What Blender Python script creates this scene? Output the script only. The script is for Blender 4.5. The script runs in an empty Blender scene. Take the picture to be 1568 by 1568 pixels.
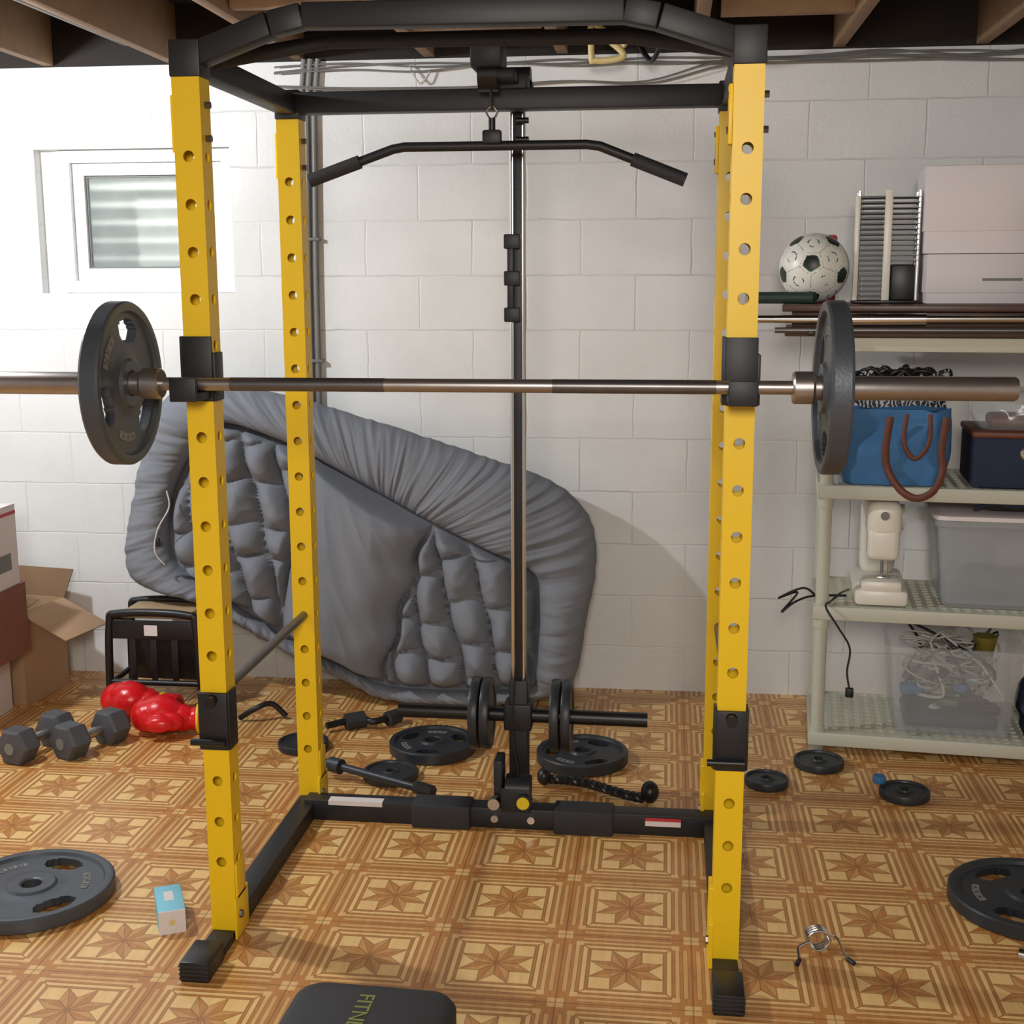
import bpy, bmesh, math, random
from mathutils import Vector, Matrix, noise
random.seed(7)
sc = bpy.context.scene
try:
    sc.view_settings.view_transform = 'Standard'
    sc.view_settings.look = 'None'
except Exception: pass

# ---------------------------------------------------------------- materials
class E:
    """tiny node-math expression helper"""
    nt = None
    def __init__(s, sock): s.s = sock
    @staticmethod
    def op(o, *a):
        n = E.nt.nodes.new('ShaderNodeMath'); n.operation = o
        for i, v in enumerate(a):
            if isinstance(v, E): E.nt.links.new(v.s, n.inputs[i])
            else: n.inputs[i].default_value = v
        return E(n.outputs[0])
    def __add__(s, o): return E.op('ADD', s, o)
    def __radd__(s, o): return E.op('ADD', o, s)
    def __sub__(s, o): return E.op('SUBTRACT', s, o)
    def __rsub__(s, o): return E.op('SUBTRACT', o, s)
    def __mul__(s, o): return E.op('MULTIPLY', s, o)
    def __rmul__(s, o): return E.op('MULTIPLY', o, s)
    def __truediv__(s, o): return E.op('DIVIDE', s, o)
    def lt(s, o): return E.op('LESS_THAN', s, o)
    def gt(s, o): return E.op('GREATER_THAN', s, o)
    def abs(s): return E.op('ABSOLUTE', s)
    def mx(s, o): return E.op('MAXIMUM', s, o)
    def mn(s, o): return E.op('MINIMUM', s, o)

def srgb(c):
    r = []
    for v in c[:3]:
        v = v / 255.0
        r.append(v / 12.92 if v <= .04045 else ((v + .055) / 1.055) ** 2.4)
    return (r[0], r[1], r[2], 1)

def mat(name, col, rough=.5, metal=0, var=.08, nscale=20, bump=0, bscale=60, coat=0, alpha=1, emit=0, spec=None):
    m = bpy.data.materials.new(name); m.use_nodes = True
    nt = m.node_tree; b = nt.nodes['Principled BSDF']
    c = srgb(col)
    tc = nt.nodes.new('ShaderNodeTexCoord')
    n = nt.nodes.new('ShaderNodeTexNoise'); n.inputs['Scale'].default_value = nscale; n.inputs['Detail'].default_value = 4
    nt.links.new(tc.outputs['Object'], n.inputs['Vector'])
    r = nt.nodes.new('ShaderNodeMix'); r.data_type = 'RGBA'
    r.inputs[6].default_value = tuple(max(0, v * (1 - var)) for v in c[:3]) + (1,)
    r.inputs[7].default_value = tuple(min(1, v * (1 + var)) for v in c[:3]) + (1,)
    nt.links.new(n.outputs['Fac'], r.inputs[0])
    nt.links.new(r.outputs[2], b.inputs['Base Color'])
    b.inputs['Roughness'].default_value = rough
    b.inputs['Metallic'].default_value = metal
    if coat: b.inputs['Coat Weight'].default_value = coat
    if alpha < 1: b.inputs['Alpha'].default_value = alpha
    if spec is not None: b.inputs['Specular IOR Level'].default_value = spec
    if emit:
        b.inputs['Emission Color'].default_value = c; b.inputs['Emission Strength'].default_value = emit
    if bump:
        n2 = nt.nodes.new('ShaderNodeTexNoise'); n2.inputs['Scale'].default_value = bscale
        nt.links.new(tc.outputs['Object'], n2.inputs['Vector'])
        bp = nt.nodes.new('ShaderNodeBump'); bp.inputs['Strength'].default_value = bump; bp.inputs['Distance'].default_value = .004
        nt.links.new(n2.outputs['Fac'], bp.inputs['Height']); nt.links.new(bp.outputs['Normal'], b.inputs['Normal'])
    return m

M = {}
M['yellow'] = mat('yellow_paint', (244, 202, 24), .42, 0, .05, 4)
M['black'] = mat('black_powdercoat', (31, 31, 34), .5, 0, .12, 30)
M['blackpl'] = mat('black_plastic', (24, 24, 26), .4, 0, .1)
M['rubber'] = mat('rubber', (42, 42, 45), .7, 0, .15, 20, .1, 150)
M['hexrub'] = mat('hex_rubber', (76, 76, 80), .6, 0, .15, 20, .2, 150)
M['iron'] = mat('grey_cast_iron', (74, 79, 86), .42, .25, .12, 25, .12, 160)
M['irondk'] = mat('dark_cast_iron', (48, 51, 56), .42, .25, .15, 25, .12, 160)
M['chrome'] = mat('chrome', (215, 213, 210), .2, 1, .05)
M['steel'] = mat('bar_steel', (172, 164, 160), .34, .9, .12, 30)
M['dsteel'] = mat('dark_steel', (112, 108, 108), .36, .8, .15, 30)
M['fabric'] = mat('grey_plush_fabric', (126, 129, 137), .95, 0, .06, 8, .1, 300, spec=.2)
M['card'] = mat('cardboard', (176, 142, 110), .85, 0, .08, 10)
M['cardin'] = mat('cardboard_inside', (124, 96, 70), .9, 0, .08, 10)
M['carddk'] = mat('brown_box', (136, 86, 70), .8, 0, .1, 10)
M['white'] = mat('white_card', (224, 216, 216), .6, 0, .03, 6)
M['whitepl'] = mat('white_plastic', (232, 227, 215), .35, 0, .03)
M['red'] = mat('red_vinyl', (214, 20, 28), .3, 0, .06, 8, .1, 40)
M['redp'] = mat('red_print', (190, 50, 60), .5)
M['yellowv'] = mat('yellow_vinyl', (226, 196, 40), .4)
M['blue'] = mat('blue_fabric', (62, 116, 168), .7, 0, .1, 12, .2, 60)
M['navy'] = mat('navy_fabric', (30, 42, 66), .8, 0, .1, 12, .2, 60)
M['brown'] = mat('brown_leather', (104, 54, 34), .5, 0, .15, 15)
M['beige'] = mat('beige_plastic', (196, 196, 180), .5, 0, .05, 10)
M['plank'] = mat('dark_wood', (80, 54, 42), .4, 0, .3, 12)
M['joist'] = mat('joist_wood', (146, 116, 86), .75, 0, .25, 14)
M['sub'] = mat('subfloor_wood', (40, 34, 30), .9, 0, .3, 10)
M['tan'] = mat('tan_seat', (176, 150, 116), .7)
M['pvc'] = mat('yellowed_pvc', (220, 200, 140), .4)
M['cable'] = mat('grey_cable', (120, 118, 115), .5)
M['wcable'] = mat('white_cable', (200, 198, 192), .5)
M['green'] = mat('green_panel', (24, 84, 54), .4)
M['dgreen'] = mat('dark_green_foam', (34, 52, 46), .6)
M['ballw'] = mat('ball_white', (236, 234, 226), .35)
M['seam'] = mat('ball_seam', (170, 168, 160), .5)
M['cyan'] = mat('light_blue_carton', (130, 200, 222), .45)
M['logo'] = mat('logo_print', (130, 134, 70), .5)
M['frame'] = mat('window_vinyl', (240, 243, 245), .4)
M['ply'] = mat('corrugated_well', (205, 205, 192), .6, 0, .45, 7)
M['amber'] = mat('trophy_gold', (150, 140, 70), .35, .6)
M['bulb'] = mat('lit_bulb', (255, 250, 240), .4, emit=20)
M['clear'] = mat('clear_plastic', (215, 220, 222), .1, 0, .03, 5, alpha=.2)
M['frost'] = mat('frosted_plastic', (190, 196, 200), .2, 0, .05, 5, alpha=.42)
M['glass'] = mat('window_glass', (200, 215, 225), .04, 0, .03, 5, alpha=.15)

def zebra():
    m = mat('zebra_print', (255, 255, 255), .6); nt = m.node_tree; b = nt.nodes['Principled BSDF']
    w = nt.nodes.new('ShaderNodeTexWave'); w.inputs['Scale'].default_value = 20; w.inputs['Distortion'].default_value = 9; w.inputs['Detail Scale'].default_value = 2
    cr = nt.nodes.new('ShaderNodeValToRGB'); cr.color_ramp.interpolation = 'CONSTANT'
    cr.color_ramp.elements[0].color = (.01, .01, .02, 1); cr.color_ramp.elements[1].color = (.5, .5, .53, 1); cr.color_ramp.elements[1].position = .66
    tc = nt.nodes.new('ShaderNodeTexCoord')
    nt.links.new(tc.outputs['Object'], w.inputs['Vector']); nt.links.new(w.outputs['Fac'], cr.inputs['Fac']); nt.links.new(cr.outputs['Color'], b.inputs['Base Color'])
    return m
M['zebra'] = zebra()

def floor_mat():
    m = bpy.data.materials.new('vinyl_parquet_tiles'); m.use_nodes = True
    nt = m.node_tree; E.nt = nt; b = nt.nodes['Principled BSDF']
    g = nt.nodes.new('ShaderNodeNewGeometry'); sp = nt.nodes.new('ShaderNodeSeparateXYZ')
    nt.links.new(g.outputs['Position'], sp.inputs[0])
    X = E(sp.outputs[0]); Y = E(sp.outputs[1]); T = .3
    gx = (X + (10 * T - .07 + T / 2)) / T; gy = (Y + (20 * T - .26 + T / 2)) / T
    a = E.op('FRACT', gx) - .5; c = E.op('FRACT', gy) - .5
    aa = a.abs(); ca = c.abs(); mm = aa.mx(ca); mi = aa.mn(ca)
    r = E.op('SQRT', a * a + c * c)
    th = E.op('ARCTAN2', c, a) + math.pi * 2
    k = math.pi / 4
    phs = E.op('MODULO', th, k) - k / 2
    ph = phs.abs()
    px = r * E.op('COSINE', ph); py = r * E.op('SINE', ph)
    S = .28; s_ = S / math.cos(math.pi / 8) / 1.848
    star = (px + py * 2.414).lt(1.848 * s_)
    half = phs.gt(0)
    seamd = r * E.op('SINE', k / 2 - ph)
    seaml = (seamd.lt(.006) + py.lt(.003)) * star
    edge = (px + py * 2.414 - 1.848 * s_).abs().lt(.013)
    insq = mm.lt(S)
    fr2 = mm.gt(.305) * mm.lt(.345)
    band = mm.gt(.345)
    corner = mi.gt(.345)
    s1 = mm.gt(.372) * mm.lt(.405); s2 = mm.gt(.432) * mm.lt(.468)
    strips = band * (1 - corner) * (s1 * .7 + s2 * .5)
    cornerl = corner * (mm.lt(.405) + mi.gt(.44)).mn(1.0)
    light = insq * (1 - star) + fr2 * (1 - (aa - ca).abs().lt(.01)) + cornerl * .8 + strips + star * insq * half * .25
    def ln(v, p, w=.005): return (v - p).abs().lt(w)
    dark = (ln(mm, S) + ln(mm, .305) + ln(mm, .345) + ln(mm, .4975, .004) + seaml + edge * insq
            + (band * (1 - corner)) * (ln(mm, .372, .003) + ln(mm, .405, .003) + ln(mm, .432, .003) + ln(mm, .468, .003))).mn(1.0)
    tc = nt.nodes.new('ShaderNodeMapping'); tc.inputs['Scale'].default_value = (70, 12, 1)
    nt.links.new(g.outputs['Position'], tc.inputs['Vector'])
    n1 = nt.nodes.new('ShaderNodeTexNoise'); n1.inputs['Scale'].default_value = 1; n1.inputs['Detail'].default_value = 5
    nt.links.new(tc.outputs[0], n1.inputs['Vector'])
    n2 = nt.nodes.new('ShaderNodeTexNoise'); n2.inputs['Scale'].default_value = 9; n2.inputs['Detail'].default_value = 6
    nt.links.new(g.outputs['Position'], n2.inputs['Vector'])
    def mixc(f, A, B):
        x = nt.nodes.new('ShaderNodeMix'); x.data_type = 'RGBA'
        if isinstance(f, E): nt.links.new(f.s, x.inputs[0])
        else: nt.links.new(f, x.inputs[0])
        for i, v in ((6, A), (7, B)):
            if isinstance(v, tuple): x.inputs[i].default_value = v
            else: nt.links.new(v, x.inputs[i])
        return x.outputs[2]
    brown = mixc(n1.outputs['Fac'], srgb((164, 104, 50)), srgb((214, 150, 82)))
    lite = mixc(n1.outputs['Fac'], srgb((224, 176, 108)), srgb((248, 212, 146)))
    col = mixc(light, brown, lite)
    dk = E(n2.outputs['Fac']) * .4 + .32
    col = mixc(dark * dk, col, srgb((118, 66, 28)))
    nt.links.new(col, b.inputs['Base Color'])
    rr = E(n2.outputs['Fac']) * .25 + .20
    nt.links.new(rr.s, b.inputs['Roughness'])
    bp = nt.nodes.new('ShaderNodeBump'); bp.inputs['Strength'].default_value = .2; bp.inputs['Distance'].default_value = .002; bp.invert = True
    nt.links.new(dark.s, bp.inputs['Height']); nt.links.new(bp.outputs[0], b.inputs['Normal'])
    return m

def wall_mat(axis=0):
    m = bpy.data.materials.new('painted_cinder_block'); m.use_nodes = True
    nt = m.node_tree; E.nt = nt; b = nt.nodes['Principled BSDF']
    g = nt.nodes.new('ShaderNodeNewGeometry'); sp = nt.nodes.new('ShaderNodeSeparateXYZ')
    nt.links.new(g.outputs['Position'], sp.inputs[0])
    n = nt.nodes.new('ShaderNodeTexNoise'); n.inputs['Scale'].default_value = 3; n.inputs['Detail'].default_value = 5
    nt.links.new(g.outputs['Position'], n.inputs['Vector'])
    nw = nt.nodes.new('ShaderNodeTexNoise'); nw.inputs['Scale'].default_value = 14; nw.inputs['Detail'].default_value = 3
    nt.links.new(g.outputs['Position'], nw.inputs['Vector'])
    cb = nt.nodes.new('ShaderNodeCombineXYZ')
    wob = (E(nw.outputs['Fac']) - .5) * .012
    u = E(sp.outputs[axis]) + 20.08 + wob; v = E(sp.outputs[2]) + 4.03 + wob
    nt.links.new(u.s, cb.inputs[0]); nt.links.new(v.s, cb.inputs[1])
    br = nt.nodes.new('ShaderNodeTexBrick')
    br.inputs['Scale'].default_value = 1; br.inputs['Brick Width'].default_value = .4; br.inputs['Row Height'].default_value = .2
    br.inputs['Mortar Size'].default_value = .005; br.inputs['Mortar Smooth'].default_value = 1.0
    nt.links.new(cb.outputs[0], br.inputs['Vector'])
    n3 = nt.nodes.new('ShaderNodeTexNoise'); n3.inputs['Scale'].default_value = 70; n3.inputs['Detail'].default_value = 4
    nt.links.new(g.outputs['Position'], n3.inputs['Vector'])
    mx = nt.nodes.new('ShaderNodeMix'); mx.data_type = 'RGBA'
    mx.inputs[6].default_value = srgb((214, 213, 210)); mx.inputs[7].default_value = srgb((238, 238, 238))
    nt.links.new(n.outputs['Fac'], mx.inputs[0])
    m2 = nt.nodes.new('ShaderNodeMix'); m2.data_type = 'RGBA'; m2.inputs[7].default_value = srgb((190, 188, 184))
    f = (E(br.outputs['Fac']) * (E(n.outputs['Fac']) * 2.4 - .95)).mx(0)
    nt.links.new(f.s, m2.inputs[0]); nt.links.new(mx.outputs[2], m2.inputs[6])
    nt.links.new(m2.outputs[2], b.inputs['Base Color'])
    b.inputs['Roughness'].default_value = .5
    h = E(n3.outputs['Fac']) * .35 + E(n.outputs['Fac']) * .5 + E(nw.outputs['Fac']) * .3 - E(br.outputs['Fac']) * (E(n.outputs['Fac']) * .9)
    bp = nt.nodes.new('ShaderNodeBump'); bp.inputs['Strength'].default_value = .5; bp.inputs['Distance'].default_value = .006
    nt.links.new(h.s, bp.inputs['Height']); nt.links.new(bp.outputs[0], b.inputs['Normal'])
    return m

# ---------------------------------------------------------------- mesh builder
def frame_from(d):
    d = Vector(d).normalized()
    u = Vector((0, 0, 1)) if abs(d.z) < .95 else Vector((1, 0, 0))
    x = u.cross(d).normalized(); y = d.cross(x)
    return x, y, d

def smooth_path(pts, n=8, closed=False):
    P = [Vector(p) for p in pts]; out = []
    L = len(P)
    rng = range(L if closed else L - 1)
    for i in rng:
        p0 = P[(i - 1) % L] if closed or i > 0 else P[0]
        p1 = P[i]; p2 = P[(i + 1) % L]; p3 = P[(i + 2) % L] if closed or i + 2 < L else P[-1]
        for k in range(n):
            t = k / n
            out.append(.5 * ((2 * p1) + (-p0 + p2) * t + (2 * p0 - 5 * p1 + 4 * p2 - p3) * t * t + (-p0 + 3 * p1 - 3 * p2 + p3) * t ** 3))
    if not closed: out.append(P[-1])
    return out

class G:
    def __init__(s): s.v = []; s.f = []; s.m = []; s.mats = []
    def mi(s, k):
        m = M[k]
        if m not in s.mats: s.mats.append(m)
        return s.mats.index(m)
    def add(s, vs, fs, k, X=None):
        o = len(s.v); i = s.mi(k)
        for v in vs:
            v = Vector(v); s.v.append(X @ v if X else v)
        for f in fs: s.f.append([a + o for a in f]); s.m.append(i)
    def addbm(s, bm, k, X=None):
        bm.verts.index_update()
        s.add([v.co.copy() for v in bm.verts], [[v.index for v in f.verts] for f in bm.faces], k, X); bm.free()
    def box(s, lo, hi, k, bev=.002, X=None, seg=2):
        bm = bmesh.new(); bmesh.ops.create_cube(bm, size=1)
        lo = Vector(lo); hi = Vector(hi); c = (lo + hi) / 2; d = hi - lo
        for v in bm.verts: v.co = Vector((v.co.x * d.x, v.co.y * d.y, v.co.z * d.z)) + c
        if bev: bmesh.ops.bevel(bm, geom=bm.edges[:], offset=min(bev, min(abs(d.x), abs(d.y), abs(d.z)) * .45), segments=seg, affect='EDGES', profile=.5)
        s.addbm(bm, k, X)
    def beam(s, p1, p2, w, h, k, bev=.003):
        p1 = Vector(p1); p2 = Vector(p2); x, y, d = frame_from(p2 - p1)
        X = Matrix.Translation(p1) @ Matrix((x, y, d)).transposed().to_4x4()
        s.box((-w / 2, -h / 2, 0), (w / 2, h / 2, (p2 - p1).length), k, bev, X)
    def cyl(s, p1, p2, r, k, r2=None, seg=24):
        s.tube([p1, p2], r, k, seg, r2=r2)
    def tube(s, pts, r, k, seg=10, r2=None, radii=None, closed=False, flat=1.0):
        P = [Vector(p) for p in pts]; n = len(P)
        if radii is None: radii = [r + ((r2 - r) * i / (n - 1) if r2 is not None else 0) for i in range(n)]
        vs = []; fs = []; px = None
        for i in range(n):
            if closed: d = P[(i + 1) % n] - P[i - 1]
            else: d = P[min(i + 1, n - 1)] - P[max(i - 1, 0)]
            d.normalize()
            if px is None: px, py, _ = frame_from(d)
            else:
                px = (px - d * px.dot(d))
                if px.length < 1e-6: px = frame_from(d)[0]
                px.normalize()
            py = d.cross(px)
            for j in range(seg):
                a = 2 * math.pi * j / seg
                o = (px * math.cos(a) + py * math.sin(a)) * radii[i]
                if flat != 1.0: o.y *= flat
                vs.append(P[i] + o)
        m = n if closed else n - 1
        for i in range(m):
            for j in range(seg):
                i2 = (i + 1) % n; j2 = (j + 1) % seg
                fs.append([i * seg + j, i * seg + j2, i2 * seg + j2, i2 * seg + j])
        if not closed:
            fs.append([j for j in range(seg)][::-1]); fs.append([(n - 1) * seg + j for j in range(seg)])
        s.add(vs, fs, k)
    def lathe(s, prof, X, k, seg=48):
        vs = []; fs = []
        for r, h in prof:
            for j in range(seg):
                a = 2 * math.pi * j / seg; vs.append((r * math.cos(a), r * math.sin(a), h))
        for i in range(len(prof) - 1):
            for j in range(seg):
                j2 = (j + 1) % seg; fs.append([i * seg + j, i * seg + j2, (i + 1) * seg + j2, (i + 1) * seg + j])
        s.add(vs, fs, k, X)
    def sphere(s, c, r, k, sc_=(1, 1, 1), X=None, sub=3):
        bm = bmesh.new(); bmesh.ops.create_icosphere(bm, subdivisions=sub, radius=1)
        for v in bm.verts: v.co = Vector((v.co.x * r * sc_[0], v.co.y * r * sc_[1], v.co.z * r * sc_[2])) + Vector(c)
        s.addbm(bm, k, X)
    def done(s, name, ang=35, loc=None, fixn=True):
        me = bpy.data.meshes.new(name)
        c = Vector((0, 0, 0))
        if s.v:
            lo = Vector([min(v[i] for v in s.v) for i in range(3)]); hi = Vector([max(v[i] for v in s.v) for i in range(3)])
            c = Vector(((lo.x + hi.x) / 2, (lo.y + hi.y) / 2, lo.z))
        me.from_pydata([tuple(v - c) for v in s.v], [], s.f)
        for m in s.mats: me.materials.append(m)
        me.polygons.foreach_set('material_index', s.m)
        me.update()
        if fixn:
            bm = bmesh.new(); bm.from_mesh(me); bmesh.ops.recalc_face_normals(bm, faces=bm.faces[:]); bm.to_mesh(me); bm.free()
        me.polygons.foreach_set('use_smooth', [True] * len(me.polygons))
        try: me.set_sharp_from_angle(angle=math.radians(ang))
        except Exception: pass
        o = bpy.data.objects.new(name, me); o.location = c
        sc.collection.objects.link(o)
        return o

def empty(name, loc=(0, 0, 0)):
    o = bpy.data.objects.new(name, None); o.location = loc; sc.collection.objects.link(o); return o
def par(o, p):
    o.parent = p; o.matrix_parent_inverse = Matrix.Translation(p.location).inverted(); return o

T = Matrix.Translation
def RZ(a): return Matrix.Rotation(math.radians(a), 4, 'Z')
def RX(a): return Matrix.Rotation(math.radians(a), 4, 'X')
def RY(a): return Matrix.Rotation(math.radians(a), 4, 'Y')

# ---------------------------------------------------------------- room
M['floor'] = floor_mat(); M['wall'] = wall_mat(0); M['wall_s'] = wall_mat(1)
g = G(); g.add([(-3.3, -4.2, 0), (3, -4.2, 0), (3, 2.3, 0), (-3.3, 2.3, 0)], [[0, 1, 2, 3]], 'floor'); g.done('floor', fixn=False)
WY = 2.02
wx0, wx1, wz0, wz1 = -1.955, -1.19, 1.51, 2.045
g = G()
g.box((-3.3, WY, 0), (wx0, WY + .22, 2.34), 'wall', 0)
g.box((wx1, WY, 0), (3.0, WY + .22, 2.34), 'wall', 0)
g.box((wx0, WY, 0), (wx1, WY + .22, wz0), 'wall', 0)
g.box((wx0, WY, wz1), (wx1, WY + .22, 2.34), 'wall', 0)
g.done('wall_back')
g = G(); g.box((-3.5, -4.2, 0), (-3.3, 2.24, 2.34), 'wall_s', 0); g.done('wall_left')
g = G(); g.box((3.0, -4.2, 0), (3.2, 2.24, 2.34), 'wall_s', 0); g.done('wall_right')
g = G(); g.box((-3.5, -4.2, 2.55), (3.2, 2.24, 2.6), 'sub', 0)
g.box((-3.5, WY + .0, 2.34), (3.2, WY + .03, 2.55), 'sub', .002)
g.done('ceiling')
root = empty('ceiling_joists', (0, 0, 2.34))
for i in range(14):
    x = 2.45 - .48 * i
    if x < -3.25: break
    g = G(); g.box((x - .02, -4.2, 2.345), (x + .02, WY - .005, 2.55), 'joist', .002)
    par(g.done('joist'), root)
g = G()
for x, y in ((-.2, 1.6), (.29, 1.2), (-.67, 1.2), (.8, 1.5)):
    g.box((x - .215, y - .02, 2.36), (x + .215, y + .02, 2.5), 'joist', .002)
par(g.done('blocking'), root)
# window
root = empty('window_1', ((-1.56), 2.1, 1.78))
def ringframe(g, a0, a1, b0, b1, w, y0, y1, k):
    o = [(a0, b0), (a1, b0), (a1, b1), (a0, b1)]; i = [(a0 + w, b0 + w), (a1 - w, b0 + w), (a1 - w, b1 - w), (a0 + w, b1 - w)]
    vs = [(x, y0, z) for x, z in o] + [(x, y0, z) for x, z in i] + [(x, y1, z) for x, z in o] + [(x, y1, z) for x, z in i]
    fs = []
    for k_ in range(4):
        n = (k_ + 1) % 4
        fs += [[k_, n, 4 + n, 4 + k_], [8 + k_, 8 + n, 12 + n, 12 + k_], [k_, n, 8 + n, 8 + k_], [4 + k_, 4 + n, 12 + n, 12 + k_]]
    g.add(vs, fs, k)
g = G()
a0, a1, b0, b1 = -1.88, -1.19, 1.512, 2.043
ringframe(g, a0, a1, b0, b1, .045, 2.055, 2.13, 'frame')
ringframe(g, a0 + .046, a1 - .046, b0 + .046, b1 - .046, .045, 2.078, 2.12, 'frame')
ringframe(g, a0 + .092, a1 - .092, b0 + .092, b1 - .092, .006, 2.094, 2.11, 'cable')
g.box((wx0, 2.07, wz0), (a0 - .001, 2.13, wz1), 'frame', 0)
par(g.done('frame'), root)
g = G(); g.box((a0 + .095, 2.10, b0 + .095), (a1 - .095, 2.106, b1 - .095), 'glass', 0); par(g.done('glass'), root)
g = G(); vs = []; fs = []
for i in range(120):
    z = 1.3 + i * .009; yy = 2.40 + .006 * math.sin(i * .8)
    vs += [(-2.6, yy, z), (-.6, yy, z)]
for i in range(119): fs.append([2 * i, 2 * i + 1, 2 * i + 3, 2 * i + 2])
g.add(vs, fs, 'ply'); par(g.done('window_well'), root)

# ---------------------------------------------------------------- power rack
HW, DP, UW = .594, .754, .062
def holed_plate(g, X, z0, z1, holes, w, k, r=.0125):
    ph = .1016 / 2
    segs = 16
    zs = sorted(holes)
    g.add([(-w / 2, 0, z0), (w / 2, 0, z0), (w / 2, 0, zs[0] - ph), (-w / 2, 0, zs[0] - ph)], [[0, 1, 2, 3]], k, X)
    g.add([(-w / 2, 0, zs[-1] + ph), (w / 2, 0, zs[-1] + ph), (w / 2, 0, z1), (-w / 2, 0, z1)], [[0, 1, 2, 3]], k, X)
    for h in zs:
        vs = []; fs = []
        for j in range(segs):
            a = 2 * math.pi * (j + .5) / segs; c, s = math.cos(a), math.sin(a)
            t = min(w / 2 / abs(c) if abs(c) > 1e-6 else 9, ph / abs(s) if abs(s) > 1e-6 else 9)
            vs.append((c * t, 0, h + s * t)); vs.append((c * r, 0, h + s * r)); vs.append((c * r, .004, h + s * r))
        for j in range(segs):
            j2 = (j + 1) % segs
            A, B = Vector(vs[3 * j]), Vector(vs[3 * j2])
            if abs(A.x - B.x) > 1e-5 and abs(A.z - B.z) > 1e-5:
                cx = math.copysign(w / 2, A.x + B.x); cz = h + math.copysign(ph, (A.z + B.z) / 2 - h)
                vs.append((cx, 0, cz)); fs.append([3 * j, len(vs) - 1, 3 * j2, 3 * j2 + 1, 3 * j + 1])
            else: fs.append([3 * j, 3 * j2, 3 * j2 + 1, 3 * j + 1])
            fs.append([3 * j + 1, 3 * j2 + 1, 3 * j2 + 2, 3 * j + 2])
        g.add(vs, fs, k, X)
rack = empty('power_rack')
HZ = [.195 + .1016 * i for i in range(17)]
posts = {'upright_front_left': (-HW, UW / 2), 'upright_front_right': (HW, UW / 2), 'upright_rear_left': (-HW, DP + UW / 2), 'upright_rear_right': (HW, DP + UW / 2)}
for n, (x, y) in posts.items():
    g = G()
    for a in range(4):
        X = T((x, y, 0)) @ RZ(90 * a) @ T((0, -UW / 2, 0))
        holed_plate(g, X, .012, 2.0, HZ, UW, 'yellow', .0125)
    par(g.done(n, fixn=False), rack)
    g = G()
    g.box((x - .0345, y - .0345, 1.985), (x + .0345, y + .0345, 2.062), 'black', .004)
    sx = 1 if x < 0 else -1
    g.box((x + sx * .031, y - .045, .004), (x + sx * .037, y + .045, .11), 'yellow', .002)
    g.box((x + sx * .031, y - .03, .10), (x + sx * .037, y + .03, .19), 'yellow', .002)
    g.cyl((x + sx * .03, y - .02, .06), (x + sx * .044, y - .02, .06), .010, 'dsteel', seg=6)
    for z in (1.86, 1.93):
        g.cyl((x - .043, y, z), (x + .043, y, z), .008, 'dsteel', seg=6)
    g.box((x - .04, y - .02, 1.83), (x - .031, y + .02, 1.95), 'yellow', .002)
    par(g.done('post_fittings'), rack)
g = G()
for x in (-HW, HW):
    g.box((x - .029, UW, 0), (x + .029, DP + .09, .05), 'black', .004)
    g.box((x - .029, -.13, 0), (x + .029, .0, .022), 'black', .003)
    g.box((x - .034, -.205, 0), (x + .034, -.10, .05), 'blackpl', .005)
    for i in range(4): g.box((x - .035, -.2065, .008 + i * .010), (x + .035, -.195, .012 + i * .010), 'rubber', .001)
    g.box((x - .026, .03, 1.998), (x + .026, DP + .03, 2.05), 'black', .004)
g.box((-HW, DP - .005, 2.0), (HW, DP + .055, 2.055), 'black', .004)
g.box((-HW, DP - .06, 0), (HW, DP, .062), 'black', .004)
g.box((-.27, DP - .085, 0), (-.10, DP - .0, .072), 'rubber', .006)
g.box((.14, DP - .085, 0), (.31, DP - .0, .072), 'rubber', .006)
for x in (-.03, .075):
    g.cyl((x, DP - .075, .035), (x, DP - .055, .035), .011, 'chrome', seg=12)
par(g.done('frame_beams'), rack)
g = G()
pts = [(-HW, .03, 2.025), (-.40, .0, 2.085), (-.33, 0, 2.10), (.34, 0, 2.095), (.41, .0, 2.08), (HW, .03, 2.025)]
for a, b in zip(pts[:-1], pts[1:]):
    g.beam(a, b, .050, .050, 'black', .004)
pts = [(-HW, .12, 2.03), (-.33, .20, 2.085), (.34, .20, 2.08), (HW, .12, 2.03)]
for a, b in zip(pts[:-1], pts[1:]): g.cyl(a, b, .017, 'rubber', seg=16)
par(g.done('pull_up_bar'), rack)
g = G(); g.box((-.52, DP - .062, .05), (-.36, DP - .03, .0635), 'white', 0); g.box((.40, DP - .0625, .03), (.50, DP - .05, .055), 'white', 0)
g.box((.40, DP - .0628, .045), (.50, DP - .05, .055), 'redp', 0); par(g.done('warning_labels'), rack)
for x in (-HW, HW):
    g = G()
    g.box((x - .034, -.008, 1.293), (x + .034, .0, 1.436), 'black', .002)
    g.box((x - .040, -.004, 1.293), (x - .032, .05, 1.436), 'black', .002)
    g.box((x + .032, -.004, 1.293), (x + .040, .05, 1.400), 'black', .002)
    g.box((x - .03, -.095, 1.300), (x + .03, -.0, 1.318), 'black', .003)
    g.box((x - .03, -.103, 1.300), (x + .03, -.090, 1.352), 'black', .003)
    par(g.done('j_hook'), rack)
    g = G()
    g.box((x - .034, -.01, .478), (x + .034, .0, .617), 'black', .003)
    g.box((x - .038, -.004, .478), (x - .032, .05, .617), 'black', .002)
    g.box((x + .032, -.004, .478), (x + .038, .05, .617), 'black', .002)
    g.cyl((x, -.03, .60), (x, .0, .60), .012, 'blackpl')
    g.cyl((x - .052, -.018, .5), (x + .03, -.018, .5), .008, 'blackpl')
    g.cyl((x, -.01, .601), (x, DP + .09, .601), .0125, 'dsteel', seg=16)
    par(g.done('safety_bar'), rack)

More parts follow.
